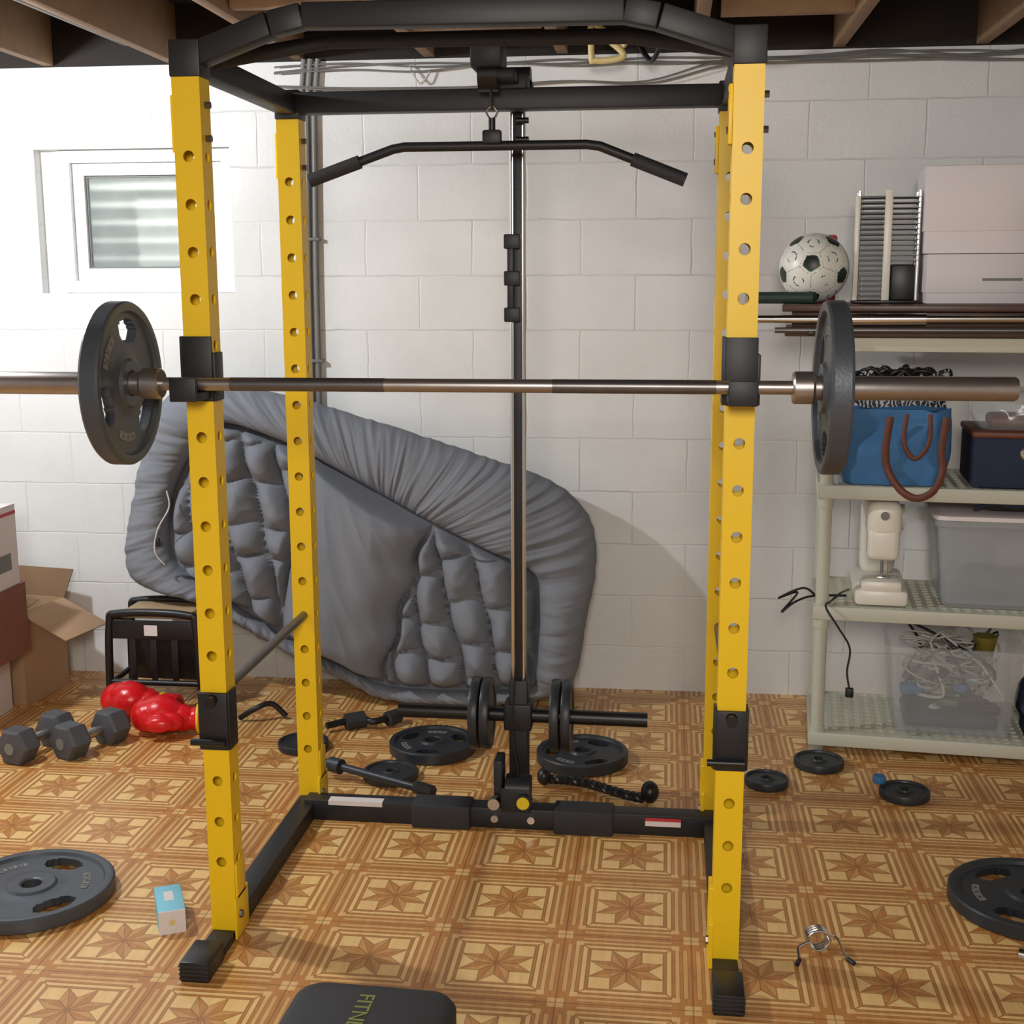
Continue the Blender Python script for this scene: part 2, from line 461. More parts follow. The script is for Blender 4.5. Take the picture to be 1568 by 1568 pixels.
# ---------------------------------------------------------------- lat tower
lat = empty('lat_pulldown_attachment', (.02, .85, 0))
g = G()
LY = .86
g.cyl((.007, LY, .1), (.007, LY, 2.05), .0085, 'chrome', seg=16)
g.cyl((.035, LY, .1), (.035, LY, 2.05), .0085, 'chrome', seg=16)
g.box((.010, LY - .011, .36), (.032, LY - .004, 2.03), 'black', .001)
g.box((-.005, LY - .03, 0), (.05, LY + .03, .40), 'black', .004)
g.box((-.02, DP - .02, 2.05), (.06, LY + .06, 2.09), 'black', .004)
g.box((-.035, .62, 2.06), (.04, .86, 2.085), 'black', .004)
g.box((-.07, .60, 2.085), (.01, .72, 2.15), 'black', .006)
g.cyl((-.055, .66, 2.075), (-.005, .66, 2.075), .042, 'blackpl')
g.cyl((-.01, .84, 2.09), (.06, .84, 2.09), .03, 'blackpl')
g.box((-.006, LY - .025, 1.44), (.012, LY + .015, 1.68), 'black', .003)
for z in (1.66, 1.56, 1.46): g.box((-.015, LY - .03, z - .02), (.030, LY + .01, z + .02), 'black', .004)
for z in (1.98, 1.93): g.cyl((.02, LY - .03, z), (.055, LY - .03, z), .008, 'blackpl')
par(g.done('guide_tower'), lat)
g = G()
HX = -.025
g.tube([(HX, .665, 2.04), (HX, .68, 1.99)], .0035, 'blackpl', 8)
g.tube(smooth_path([(HX, .68, 2.0), (HX + .015, .68, 1.985), (HX, .68, 1.965), (HX - .015, .68, 1.985)], 6, True), .003, 'chrome', 8, closed=True)
g.cyl((HX, .68, 1.97), (HX, .68, 1.93), .009, 'blackpl')
g.box((HX - .025, .668, 1.905), (HX + .025, .692, 1.94), 'black', .006)
par(g.done('cable_and_hook'), lat)
LB = .70
bar = [(-.518, LB, 1.82), (-.293, LB, 1.897), (-.263, LB, 1.902), (.22, LB, 1.902), (.255, LB, 1.897), (.475, LB, 1.81)]
g = G(); g.tube(bar, .0125, 'black', 16)
g.tube([(-.520, LB, 1.819), (-.383, LB, 1.866)], .018, 'rubber', 16)
g.tube([(.477, LB, 1.809), (.34, LB, 1.863)], .018, 'rubber', 16)
par(g.done('lat_bar'), lat)
g = G()
g.cyl((-.34, LY, .29), (.40, LY, .285), .0215, 'blackpl')
g.box((-.02, LY - .04, .25), (.062, LY + .04, .33), 'black', .005)
for x in (-.105, -.072, .132, .165):
    g.lathe([(.02, -.009), (.08, -.009), (.085, -.013), (.105, -.013), (.107, -.009), (.107, .009), (.105, .013), (.085, .013), (.08, .009), (.02, .009)], T((x, LY, .29)) @ RY(90), 'irondk', 40)
par(g.done('weight_carriage'), lat)
g = G()
g.box((-.01, DP - .08, .06), (.075, DP - .074, .13), 'black', .003)
g.cyl((.0, DP - .03, .11), (.07, DP - .03, .11), .045, 'blackpl')
g.box((-.035, DP - .05, .06), (-.01, DP + .03, .2), 'black', .004)
g.cyl((-.03, DP - .09, .085), (-.03, DP - .06, .085), .017, 'chrome', seg=16)
g.cyl((.055, DP - .095, .095), (.055, DP - .06, .095), .024, 'blackpl')
g.cyl((.055, DP - .098, .095), (.055, DP - .094, .095), .018, 'yellowv')
g.tube(smooth_path([(.03, DP, .15), (.01, DP + .03, .28), (.02, DP + .06, .5)], 6), .003, 'blackpl', 6)
par(g.done('low_pulley'), lat)

# ---------------------------------------------------------------- weight plates
def weight_plate(name, X, R=.2, th=.036, k='iron', nh=3, rot0=90):
    g = G()
    NT = 180
    rb = [.125, .15, .28, .31, .40, .44] + [.47 + .03 * i for i in range(13)] + [.86, .885, .955, .98, 1.0]
    hb = [.42, .5, .5, .34, .26, .24] + [.24] * 13 + [.26, .46, .5, .47, .36]
    rb = [r * R for r in rb]; hb = [h * th for h in hb]
    rb[0] = .0255 if R > .12 else .014; rb[1] = max(rb[1], rb[0] + .004)
    if R <= .12: nh = 0
    def hole(i, j):
        if nh == 0: return False
        rr = (rb[i] + rb[min(i + 1, len(rb) - 1)]) / 2 / R
        a = 360.0 * (j + .5) / NT
        for h in range(nh):
            d = abs((a - rot0 - h * 360.0 / nh + 180) % 360 - 180)
            if abs((rr - .655) / .145) ** 2.4 + (d / 23.0) ** 2.4 < 1: return True
        return False
    NR = len(rb); vs = []; fs = []
    for side in (1, -1):
        for i in range(NR):
            for j in range(NT):
                a = 2 * math.pi * j / NT; vs.append((rb[i] * math.cos(a), rb[i] * math.sin(a), side * hb[i]))
    B = NR * NT
    for i in range(NR - 1):
        for j in range(NT):
            j2 = (j + 1) % NT
            q = [i * NT + j, (i + 1) * NT + j, (i + 1) * NT + j2, i * NT + j2]
            if hole(i, j):
                for (ii, jj, e) in ((i - 1, j, (q[0], q[3])), (i + 1, j, (q[1], q[2])), (i, (j - 1) % NT, (q[0], q[1])), (i, j2, (q[3], q[2]))):
                    if not hole(ii, jj): fs.append([e[0], e[1], e[1] + B, e[0] + B])
                continue
            fs.append(q); fs.append([v + B for v in q[::-1]])
    for j in range(NT):
        j2 = (j + 1) % NT
        fs.append([(NR - 1) * NT + j, (NR - 1) * NT + j + B, (NR - 1) * NT + j2 + B, (NR - 1) * NT + j2])
        fs.append([j, j2, j2 + B, j + B])
    g.add(vs, fs, k, X)
    if R > .12:
        for s in (1, -1):
            for base in (rot0 + 60, rot0 + 180):
                for q in range(7):
                    a = base + (q - 3) * 5.5
                    Y = X @ RZ(a) @ T((R * (.66), 0, s * th * .245))
                    g.box((-.009, -.0045, -.0015), (.009, .0045, .0015), 'cable', 0, Y)
                    if q % 2: g.box((-.003, -.0035, -.0018), (.004, .0035, .0018), k, 0, Y)
    return g.done(name, 30)
BY, BZ = -.06, 1.336
bb = empty('barbell', (.02, BY, BZ))
g = G()
g.cyl((-.66, BY, BZ), (.70, BY, BZ), .0145, 'steel')
for a, b in ((-.50, -.16), (.20, .54)): g.cyl((a, BY, BZ), (b, BY, BZ), .0149, 'dsteel')
for s, x0 in ((-1, -.655), (1, .695)):
    prof = [(0, 0), (.030, 0), (.034, .004), (.034, .04), (.030, .045), (.025, .046), (.025, .44), (.022, .446), (0, .446)]
    g.lathe(prof, T((x0, BY, BZ)) @ RY(90 * s), 'steel', 32)
par(g.done('bar_and_sleeves'), bb)
par(weight_plate('left_weight', T((-.745, BY, BZ - .0)) @ RY(90), .178, .045, 'iron', 3, 172), bb)
par(weight_plate('right_weight', T((.775, BY, BZ)) @ RY(90), .178, .045, 'iron', 3, 0), bb)

for (x, y, R, k, r0) in ((-1.155, .145, .205, 'iron', -40), (1.37, .38, .20, 'irondk', 0), (-.32, 1.29, .145, 'irondk', 30), (.185, 1.25, .15, 'irondk', 60), (-.41, 1.04, .088, 'irondk', 0),
                     (-.76, 1.27, .085, 'irondk', 0), (.77, 1.11, .068, 'irondk', 0), (.95, 1.29, .08, 'irondk', 0), (1.18, 1.06, .075, 'irondk', 0)):
    th = .04 if R > .12 else .026
    weight_plate('weight_plate', T((x, y, th / 2 + .001)), R, th, k, 3, r0)

# ---------------------------------------------------------------- plush bed
def mattress():
    out = [(-1.40, 1.14), (-1.15, 1.165), (-.93, 1.13), (-.77, 1.085), (-.50, 1.005), (-.21, .915), (.0, .845), (.11, .775), (.18, .67), (.19, .5), (.16, .34), (.13, .15), (.07, .06), (-.17, .01), (-.56, .01), (-.74, .08), (-.93, .16), (-1.30, .36), (-1.45, .40), (-1.56, .45), (-1.585, .55), (-1.55, .75), (-1.50, .94)]
    inn = [(-1.18, 1.04), (-.95, .97), (-.77, .88), (-.44, .70), (-.20, .585), (-.06, .53), (-.01, .45), (-.02, .14), (-.08, .07), (-.55, .06), (-.75, .14), (-.95, .23), (-1.28, .43), (-1.38, .50), (-1.41, .62), (-1.38, .80), (-1.28, .97)]
    C = (-.66, .55)
    def rad(poly, n):
        P = [(v.x, v.y) for v in smooth_path([(a, b, 0) for a, b in poly], 8, True)]
        R = []
        for i in range(n):
            t = 2 * math.pi * i / n; dx, dz = math.cos(t), math.sin(t); best = 0
            for k in range(len(P)):
                ax, az = P[k][0] - C[0], P[k][1] - C[1]; bx, bz = P[(k + 1) % len(P)][0] - C[0], P[(k + 1) % len(P)][1] - C[1]
                ex, ez = bx - ax, bz - az; den = dx * ez - dz * ex
                if abs(den) < 1e-9: continue
                r = (ax * ez - az * ex) / den; u = (ax * dz - az * dx) / den
                if r > 0 and -1e-6 <= u <= 1 + 1e-6: best = max(best, r)
            R.append(best)
        w = 5
        return [sum(R[(i + k) % n] for k in range(-w, w + 1)) / (2 * w + 1) for i in range(n)]
    N = 1200; RO = rad(out, N); RI = rad(inn, N)
    S = [0]
    for i in range(1, N + 1):
        a = 2 * math.pi * (i - 1) / N; b = 2 * math.pi * i / N
        p = (RO[(i - 1) % N] * math.cos(a), RO[(i - 1) % N] * math.sin(a)); q = (RO[i % N] * math.cos(b), RO[i % N] * math.sin(b))
        S.append(S[-1] + math.hypot(p[0] - q[0], p[1] - q[1]))
    def yb(z): return 1.80 + .075 * z
    NA, NB = 34, 80
    vs = []; rows = []
    def sst(t): t = max(0, min(1, t)); return t * t * (3 - 2 * t)
    for fr, dy in ((.0, .09), (.7, .10), (.9, .085), (.98, .05)):
        r_ = []
        for i in range(N):
            t = 2 * math.pi * i / N; x = C[0] + RO[i] * fr * math.cos(t); z = C[1] + RO[i] * fr * math.sin(t)
            r_.append(len(vs)); vs.append((x, yb(z) + dy, max(.004, z)))
        rows.append(r_)
    L = S[N]
    for a in range(NA):
        tt = a / NA; r_ = []
        for i in range(N):
            t = 2 * math.pi * i / N
            u = (1 - math.cos(math.pi * tt)) / 2
            wid = RO[i] - RI[i]
            H = min(.13, .05 + wid * .58)
            an = 2 * math.pi * S[i] / L; q = L / (2 * math.pi)
            an2 = an + .14 * (tt - .5)
            cx, cy = q * math.cos(an2), q * math.sin(an2)
            fold = 1 - abs(noise.noise(Vector((cx * 17, cy * 17, tt * .9)))) * 2.4
            fold2 = 1 - abs(noise.noise(Vector((cx * 40, cy * 40, tt * 1.4 + 9)))) * 2.2
            env = math.sin(math.pi * tt) ** .5 if 0 < tt < 1 else 0
            big = noise.noise(Vector((cx * 3, cy * 3, tt + 3))) * .014
            gather = .45 + .55 * abs(2 * tt - 1)
            amp = .6 + .8 * abs(noise.noise(Vector((cx * 2.2, cy * 2.2, 4))))
            prof = (math.sin(math.pi * tt * .93)) ** .8 if 0 < tt else 0
            p = H * prof + (fold * .008 * amp + fold2 * .006 * gather + big) * (env + .25)
            rr = RO[i] - wid * u + (fold * .004 if tt < .4 else 0) * (1 - tt * 2.5)
            x = C[0] + rr * math.cos(t); z = C[1] + rr * math.sin(t)
            r_.append(len(vs)); vs.append((x, yb(z) - p, max(.004, z)))
        rows.append(r_)
    ca, sa = math.cos(math.radians(-12)), math.sin(math.radians(-12))
    for b in range(NB):
        tt = b / NB; r_ = []
        for i in range(N):
            t = 2 * math.pi * i / N; rr = RI[i] * (1 - tt) ; d = RI[i] - rr
            x = C[0] + rr * math.cos(t); z = C[1] + rr * math.sin(t)
            base = .030 + .030 * sst(d / .10)
            xl = -.92 + .16 * (z - .6); xr = -.50 + .30 * (z - .4) + .012 * math.sin(z * 30)
            k = sst(d / .055)
            if xl < x < xr:
                m = (x - xl) / (xr - xl)
                h = .135 * (1 - abs(2 * m - 1) ** 2.0) ** .5
                h += .018 * noise.noise(Vector((x * 4, z * 4, 2))) + .006 * (1 - 2.4 * abs(noise.noise(Vector((x * 16 + z * 5, z * 3, 7)))))
            else:
                e = (xl - x) if x <= xl else (x - xr)
                wx = noise.noise(Vector((x * 5, z * 5, 0))); wz = noise.noise(Vector((x * 5, z * 5, 5)))
                uu = (x * ca - z * sa) / .125 + .26 * wx; vv = (x * sa + z * ca) / .150 + .34 * wz + .25 * (math.floor(uu) % 2)
                cu, cv = abs(math.sin(math.pi * uu)), abs(math.sin(math.pi * vv))
                puff = (cu ** .60) * (.35 + .65 * cv ** .6)
                h = .088 * puff * sst(e / .035 + .08)
                h += .008 * (1 - 2.4 * abs(noise.noise(Vector((x * 17, z * 17, 1))))) * (1 - .5 * puff)
            r_.append(len(vs)); vs.append((x, yb(z) - base - h * k, max(.004, z)))
        rows.append(r_)
    fs = []
    for a in range(len(rows) - 1):
        A, B = rows[a], rows[a + 1]
        for i in range(N):
            j = (i + 1) % N; fs.append([A[i], A[j], B[j], B[i]])
    fs.append(rows[-1])
    g = G(); g.add(vs, fs, 'fabric')
    pts = smooth_path([(-1.37, 1.70, .80), (-1.36, 1.69, .74), (-1.40, 1.67, .66), (-1.41, 1.66, .58), (-1.38, 1.67, .53)], 6)
    g.tube(pts, .003, 'wcable', 6); g.box((-1.405, 1.655, .60), (-1.39, 1.67, .63), 'blackpl', .003)
    return g.done('plush_floor_bed', 80)
mattress()

# ---------------------------------------------------------------- left side things
def carton(name, lo, hi, ang, k, flaps=False, open_top=False, print_=None):
    c = Vector(((lo[0] + hi[0]) / 2, (lo[1] + hi[1]) / 2, 0)); X = T(c) @ RZ(ang)
    a = (hi[0] - lo[0]) / 2; b = (hi[1] - lo[1]) / 2; z0, z1 = lo[2], hi[2]; t = .005
    g = G()
    g.box((-a + t, -b + t, z0), (a - t, b - t, z0 + t), k, 0, X)
    for l, h in (((-a, -b), (a, -b + t)), ((-a, b - t), (a, b)), ((-a, -b + t), (-a + t, b - t)), ((a - t, -b + t), (a, b - t))):
        g.box((l[0], l[1], z0), (h[0], h[1], z1), k, .0, X)
    if not open_top:
        g.box((-a, -b, z1), (a, -.001, z1 + t), k, .001, X); g.box((-a, .001, z1), (a, b, z1 + t), k, .001, X)
    if flaps:
        g.box((0, -b, -t), (.21, b, 0), k, .001, X @ T((a, 0, z1)) @ RY(24))
        g.box((-.16, -b, -t), (0, b, 0), k, .001, X @ T((-a, 0, z1)) @ RY(12))
        g.box((-a, -.0, -t), (a, .12, 0), 'cardin', .001, X @ T((0, b, z1)) @ RX(55))
        g.box((-a + .01, -.0, -t), (a - .01, .13, 0), k, .001, X @ T((0, -b, z1)) @ RX(12))
    if print_:
        g.box((-a, -b - .001, z1 - .03), (a, -b, z1 - .018), print_, 0, X)
        g.box((a, -b, z1 - .03), (a + .001, b, z1 - .018), print_, 0, X)
        g.box((-a + .02, -b - .001, z0 + .05), (a - .02, -b, z0 + .09), 'cable', 0, X)
        g.box((a, -b + .05, z0 + .06), (a + .001, b - .05, z0 + .12), 'cable', 0, X)
    return g.done(name)
carton('cardboard_box', (-2.27, 1.62, 0), (-1.885, 1.88, .35), -10, 'card', flaps=True, open_top=True)
carton('white_carton', (-2.40, 1.25, 0), (-1.945, 1.55, .230), 0, 'white')
carton('shoe_box', (-2.36, 1.22, .236), (-1.845, 1.52, .484), 2, 'carddk')
carton('printed_carton', (-2.36, 1.24, .491), (-1.855, 1.50, .775), 0, 'white', print_='redp')

g = G()
sx0, sx1, sy0, sy1, sh = -1.575, -1.245, 1.60, 1.80, .36
for y in (sy0, sy1):
    pts = smooth_path([(sx0 - .012, y, .015), (sx0 + .0, y, sh - .05), (sx0 + .04, y, sh), (sx1 - .04, y, sh), (sx1 - .0, y, sh - .05), (sx1 + .012, y, .015)], 8)
    g.tube(pts, .0145, 'blackpl', 12)
    g.cyl((sx0, y, .10), (sx1, y, .10), .011, 'blackpl', seg=12)
for x in (sx0, sx1): g.cyl((x, sy0, .10), (x, sy1, .10), .011, 'blackpl', seg=12)
g.box((sx0 + .01, sy0 - .006, .265), (sx1 - .01, sy0 + .008, .335), 'blackpl', .004)
g.box((sx0 - .006, sy0, .265), (sx0 + .008, sy1, .335), 'blackpl', .004); g.box((sx1 - .008, sy0, .265), (sx1 + .006, sy1, .335), 'blackpl', .004)
g.box((sx0 + .03, sy0 + .02, .335), (sx1 - .03, sy1 - .0, sh - .001), 'tan', .01)
for xx in (-1.49, -1.41, -1.33): g.box((xx - .012, sy0 - .003, .10), (xx + .012, sy0 + .003, .27), 'blackpl', .002)
g.box((sx0 + .02, sy1 - .03, .06), (sx1 - .02, sy1 - .02, .26), 'blackpl', .004)
g.box((-1.44, sy0 - .0075, .28), (-1.39, sy0 - .0065, .32), 'white', 0)
g.done('metal_stool')

def dumbbell(p, q, r, k='hexrub'):
    p = Vector(p); q = Vector(q); d = (q - p).normalized(); x, y, _ = frame_from(d)
    g = G()
    for c, s in ((p, -1), (q, 1)):
        F3 = Matrix((x, y, d * s)).transposed().to_4x4()
        n = 6; X = T(c) @ F3 @ RZ(0)
        prof = [(r * .55, -.045), (r * .9, -.04), (r, -.03), (r, .025), (r * .9, .036), (r * .45, .04)]
        vs = []; fs = []
        for rr, h in prof:
            for j in range(n):
                a = math.pi / 3 * j; vs.append((rr * math.cos(a), rr * math.sin(a), h))
        for i in range(len(prof) - 1):
            for j in range(n): fs.append([i * n + j, i * n + (j + 1) % n, (i + 1) * n + (j + 1) % n, (i + 1) * n + j])
        fs.append(list(range(n))[::-1]); fs.append([len(vs) - n + j for j in range(n)])
        g.add(vs, fs, k, X)
        g.cyl(c + d * s * .038, c + d * s * .042, r * .3, 'cable', seg=16)
    L = q - p
    g.tube([p + L * t for t in (0, .25, .5, .75, 1)], 0, 'steel', 16, radii=[.013, .014, .018, .014, .013])
    return g.done('hex_dumbbell', 25)
dumbbell((-1.655, 1.04, .056), (-1.605, 1.21, .056), .065)
dumbbell((-1.505, 1.10, .056), (-1.43, 1.255, .056), .065)

def glove(base, ang, mir=1, S=1.0, tilt=0):
    bm = bmesh.new()
    def ball(c, s):
        b2 = bmesh.ops.create_icosphere(bm, subdivisions=3, radius=1)
        for v in b2['verts']:
            v.co = Vector((v.co.x * s[0], v.co.y * s[1], v.co.z * s[2])) + Vector(c)
    ball((.02, 0, .052), (.05, .042, .042)); ball((.07, 0, .056), (.05, .050, .048))
    ball((.145, -.008 * mir, .072), (.082, .072, .066)); ball((.19, -.008 * mir, .068), (.058, .068, .060))
    ball((.095, .055 * mir, .060), (.040, .028, .032)); ball((.135, .078 * mir, .062), (.052, .027, .030))
    me = bpy.data.meshes.new('tmp'); bm.to_mesh(me); bm.free()
    o = bpy.data.objects.new('tmp', me); sc.collection.objects.link(o)
    m = o.modifiers.new('R', 'REMESH'); m.mode = 'VOXEL'; m.voxel_size = .004
    m = o.modifiers.new('S', 'SMOOTH'); m.factor = .5; m.iterations = 4
    dg = bpy.context.evaluated_depsgraph_get(); me2 = bpy.data.meshes.new_from_object(o.evaluated_get(dg))
    vv = [v.co.copy() for v in me2.vertices]; ff = [list(p.vertices) for p in me2.polygons]
    bpy.data.objects.remove(o)
    g = G(); X = T(base) @ RZ(ang) @ Matrix.Scale(S, 4) @ RX(tilt)
    g.add(vv, ff, 'red', X)
    Y = X @ T((-.05, 0, .052)) @ RY(90)
    g.lathe([(0, .012), (.030, .010), (.034, .0), (.046, -.002), (.050, .004), (.050, .066), (.046, .072), (.03, .075)], Y, 'red', 40)
    g.lathe([(.0495, .057), (.0525, .059), (.0525, .066), (.0495, .068)], Y, 'yellowv', 40)
    g.lathe([(0, .004), (.030, .003), (.036, -.001)], Y, 'blackpl', 24)
    return g.done('boxing_glove', 60)
glove((-1.325, 1.475, .0), 170, -1, 1.0)
glove((-1.15, 1.375, .0), 192, 1, 1.0)

g = G(); X = T((-.755, .065, .0)) @ RZ(-64)
g.box((-.075, -.032, 0), (.066, .032, .06), 'cyan', .002, X)
g.box((.0655, -.0315, .0005), (.068, .0315, .0595), 'white', 0, X)
g.box((-.04, -.012, .0595), (.01, .01, .0605), 'white', 0, X)
g.box((.02, .0315, .01), (.055, .0325, .045), 'white', 0, X)
g.cyl(X @ Vector((.067, .0, .03)), X @ Vector((.0695, .0, .03)), .008, 'pvc', seg=16)
g.done('drink_carton')

# ---------------------------------------------------------------- bench
bench = empty('weight_bench', (0, -1.4, 0))
BX = T((-.0, -.905, .45)) @ RZ(-2)
g = G()
w = .131; pts = []; CR = .045
for cx, cy, a0 in ((w - CR, -CR, 0), (-w + CR, -CR, 90)):
    for k in range(9):
        a = math.radians(a0 + k * 90 / 8); pts.append((cx + CR * math.cos(a), cy + CR * math.sin(a)))
pts += [(-w - .01, -1.05), (w + .01, -1.05)]
lay = []
for off, z in ((.012, -.06), (0, -.05), (0, -.015), (.006, -.005), (.018, 0)):
    cx, cy = 0, -.5
    lay.append([((x - cx) * (1 - off / .14) + cx, (y - cy) * (1 - off / .5) + cy, z) for x, y in pts])
vs = [v for l in lay for v in l]; n = len(pts); fs = []
for i in range(len(lay) - 1):
    for j in range(n): fs.append([i * n + j, i * n + (j + 1) % n, (i + 1) * n + (j + 1) % n, (i + 1) * n + j])
fs.append(list(range(n))[::-1]); fs.append([(len(lay) - 1) * n + j for j in range(n)])
g.add(vs, fs, 'rubber', BX)
g.tube([BX @ Vector((x, y, -.055)) for x, y in pts], .004, 'tan', 8, closed=True)
par(g.done('pad', 50), bench)
g = G()
g.beam(BX @ Vector((0, -.1, -.09)), BX @ Vector((0, -1.0, -.09)), .05, .05, 'black')
g.beam(BX @ Vector((0, -.16, -.09)), BX @ Vector((0, -.16, -.42)), .05, .05, 'black')
g.beam(BX @ Vector((0, -.95, -.09)), BX @ Vector((0, -.95, -.42)), .05, .05, 'black')
g.beam(BX @ Vector((-.2, -.16, -.425)), BX @ Vector((.2, -.16, -.425)), .05, .05, 'black')
g.beam(BX @ Vector((-.2, -.95, -.425)), BX @ Vector((.2, -.95, -.425)), .05, .05, 'black')
par(g.done('legs'), bench)
cu = bpy.data.curves.new('bench_lettering', 'FONT'); cu.body = 'FITNESS'; cu.size = .036; cu.extrude = .0005
to = bpy.data.objects.new('bench_lettering', cu); sc.collection.objects.link(to)
to.matrix_world = BX @ T((-.022, -.04, .0005)) @ RZ(-90)
cu.materials.append(M['logo'])
mw = to.matrix_world.copy(); to.parent = bench; to.matrix_parent_inverse = T(bench.location).inverted(); to.matrix_basis = mw

# ---------------------------------------------------------------- floor clutter
g = G()
for ph in (0, 2.09, 4.19):
    pts = []
    for i in range(70):
        t = i / 69; x = .10 + .29 * t; y = 1.03 - .10 * t + .02 * math.sin(t * 5); a = t * 34 + ph
        pts.append((x + .003 * math.cos(a), y + .0075 * math.cos(a), .022 + .0075 * math.sin(a)))
    g.tube(pts, .0085, 'blackpl', 8)
g.sphere((.41, .925, .036), .034, 'blackpl', (.8, 1, 1)); g.sphere((.08, 1.03, .03), .028, 'blackpl', (.8, 1, 1))
g.done('triceps_rope')
g = G()
g.cyl((-.62, 1.03, .045), (-.25, .86, .035), .013, 'irondk'); g.cyl((-.30, .885, .037), (-.24, .855, .035), .02, 'irondk', seg=6)
g.cyl((-.60, 1.02, .045), (-.56, 1.0, .045), .024, 'irondk')
g.done('dumbbell_handle')
g = G()
g.tube(smooth_path([(-.72, 1.42, .025), (-.62, 1.49, .03), (-.56, 1.47, .03), (-.48, 1.56, .03)], 8), .012, 'blackpl', 12)
g.cyl((-.66, 1.455, .028), (-.60, 1.49, .03), .03, 'rubber'); g.cyl((-.52, 1.50, .03), (-.49, 1.54, .03), .026, 'rubber')
g.done('curl_bar_handle')
g = G()
g.tube(smooth_path([(-1.06, 1.50, .012), (-1.0, 1.50, .05), (-.95, 1.53, .06), (-.90, 1.54, .012)], 8), .01, 'blackpl', 12)
g.done('push_up_stand')
def clip(X):
    g = G(); pts = []
    for i in range(60):
        a = i * .42; pts.append(X @ Vector((.026 * math.cos(a), -.014 + i * .0006, .030 + .026 * math.sin(a))))
    g.tube(pts, .003, 'chrome', 8)
    for s in (-1, 1):
        g.tube(smooth_path([X @ Vector((s * .024, s * .014, .03)), X @ Vector((s * .05, s * .02, .02)), X @ Vector((s * .055, -.05, .006)), X @ Vector((s * .062, -.06, .006))], 6), .003, 'chrome', 8)
        g.cyl(X @ Vector((s * .056, -.052, .0065)), X @ Vector((s * .066, -.072, .0065)), .0055, 'blackpl', seg=12)
    g.done('spring_collar_clip')
clip(T((.815, .10, 0)) @ RZ(8))
g = G(); g.lathe([(0, 0), (.018, 0), (.02, .003), (.02, .018), (.017, .022), (0, .022)], T((1.11, 1.10, .028)), 'blue', 24); g.done('bottle_cap')
g = G(); g.cyl((1.27, .10, .0205), (1.62, -.04, .0205), .0145, 'chrome'); g.cyl((1.45, .025, .0205), (1.48, .015, .0205), .02, 'chrome'); g.done('chrome_dumbbell_bar')

# ---------------------------------------------------------------- shelf unit
SO = Vector((.925, 1.40, 0)); SA = -5.5
SX = T(SO) @ RZ(SA)
shelf = empty('storage_shelf_unit', SO)
LW, LD = .86, .46
g = G()
for x in (.028, LW - .028):
    for y in (.028, LD - .028):
        g.tube([SX @ Vector((x, y, 0)), SX @ Vector((x, y, .04))], .026, 'beige', 20)
        g.tube([SX @ Vector((x, y, .04)), SX @ Vector((x, y, 1.36))], .0215, 'beige', 20)
        for z in (.06, .48, .88): g.tube([SX @ Vector((x, y, z - .05)), SX @ Vector((x, y, z + .03))], .026, 'beige', 20)
par(g.done('posts'), shelf)
for z in (.075, .505, .905, 1.375):
    g = G()
    t = .045
    g.box((0, 0, z - t), (LW, .02, z), 'beige', .005, SX); g.box((0, LD - .02, z - t), (LW, LD, z), 'beige', .005, SX)
    g.box((0, .02, z - t), (.02, LD - .02, z), 'beige', .002, SX); g.box((LW - .02, .02, z - t), (LW, LD - .02, z), 'beige', .002, SX)
    for k in range(1, 24):
        g.box((LW * k / 24 - .007, .02, z - .014), (LW * k / 24 + .007, LD - .02, z - .001), 'beige', 0, SX)
    for k in range(1, 12):
        g.box((.02, LD * k / 12 - .006, z - .013), (LW - .02, LD * k / 12 + .006, z - .0015), 'beige', 0, SX)
    par(g.done('shelf_tray'), shelf)
g = G()
g.box((-.12, -.03, 1.378), (LW + .05, LD - .03, 1.40), 'plank', .004, SX)
g.box((-.10, -.015, 1.40), (LW + .03, LD - .05, 1.455), 'plank', .006, SX)
g.box((-.13, -.04, 1.455), (LW + .05, LD - .02, 1.476), 'plank', .004, SX)
g.done('wooden_shelf_board')
g = G()
g.tube([SX @ Vector((-.22, -.055, 1.432)), SX @ Vector((LW + .2, -.055, 1.438))], .0125, 'chrome', 16)
g.tube([SX @ Vector((-.02, -.056, 1.432)), SX @ Vector((.30, -.056, 1.434))], .0185, 'chrome', 16)
g.tube([SX @ Vector((-.15, -.052, 1.398)), SX @ Vector((LW + .1, -.052, 1.402))], .009, 'dsteel', 16)
for x in (-.05, .8): g.box((x, -.07, 1.385), (x + .02, -.03, 1.397), 'blackpl', .002, SX)
g.done('chrome_bar')
g = G(); g.tube([SX @ Vector((-.22, .15, 1.495)), SX @ Vector((-.03, .08, 1.496))], .019, 'dgreen', 16); g.tube([SX @ Vector((-.225, .152, 1.495)), SX @ Vector((-.21, .146, 1.495))], .02, 'blackpl', 16); g.done('foam_roller_bar')

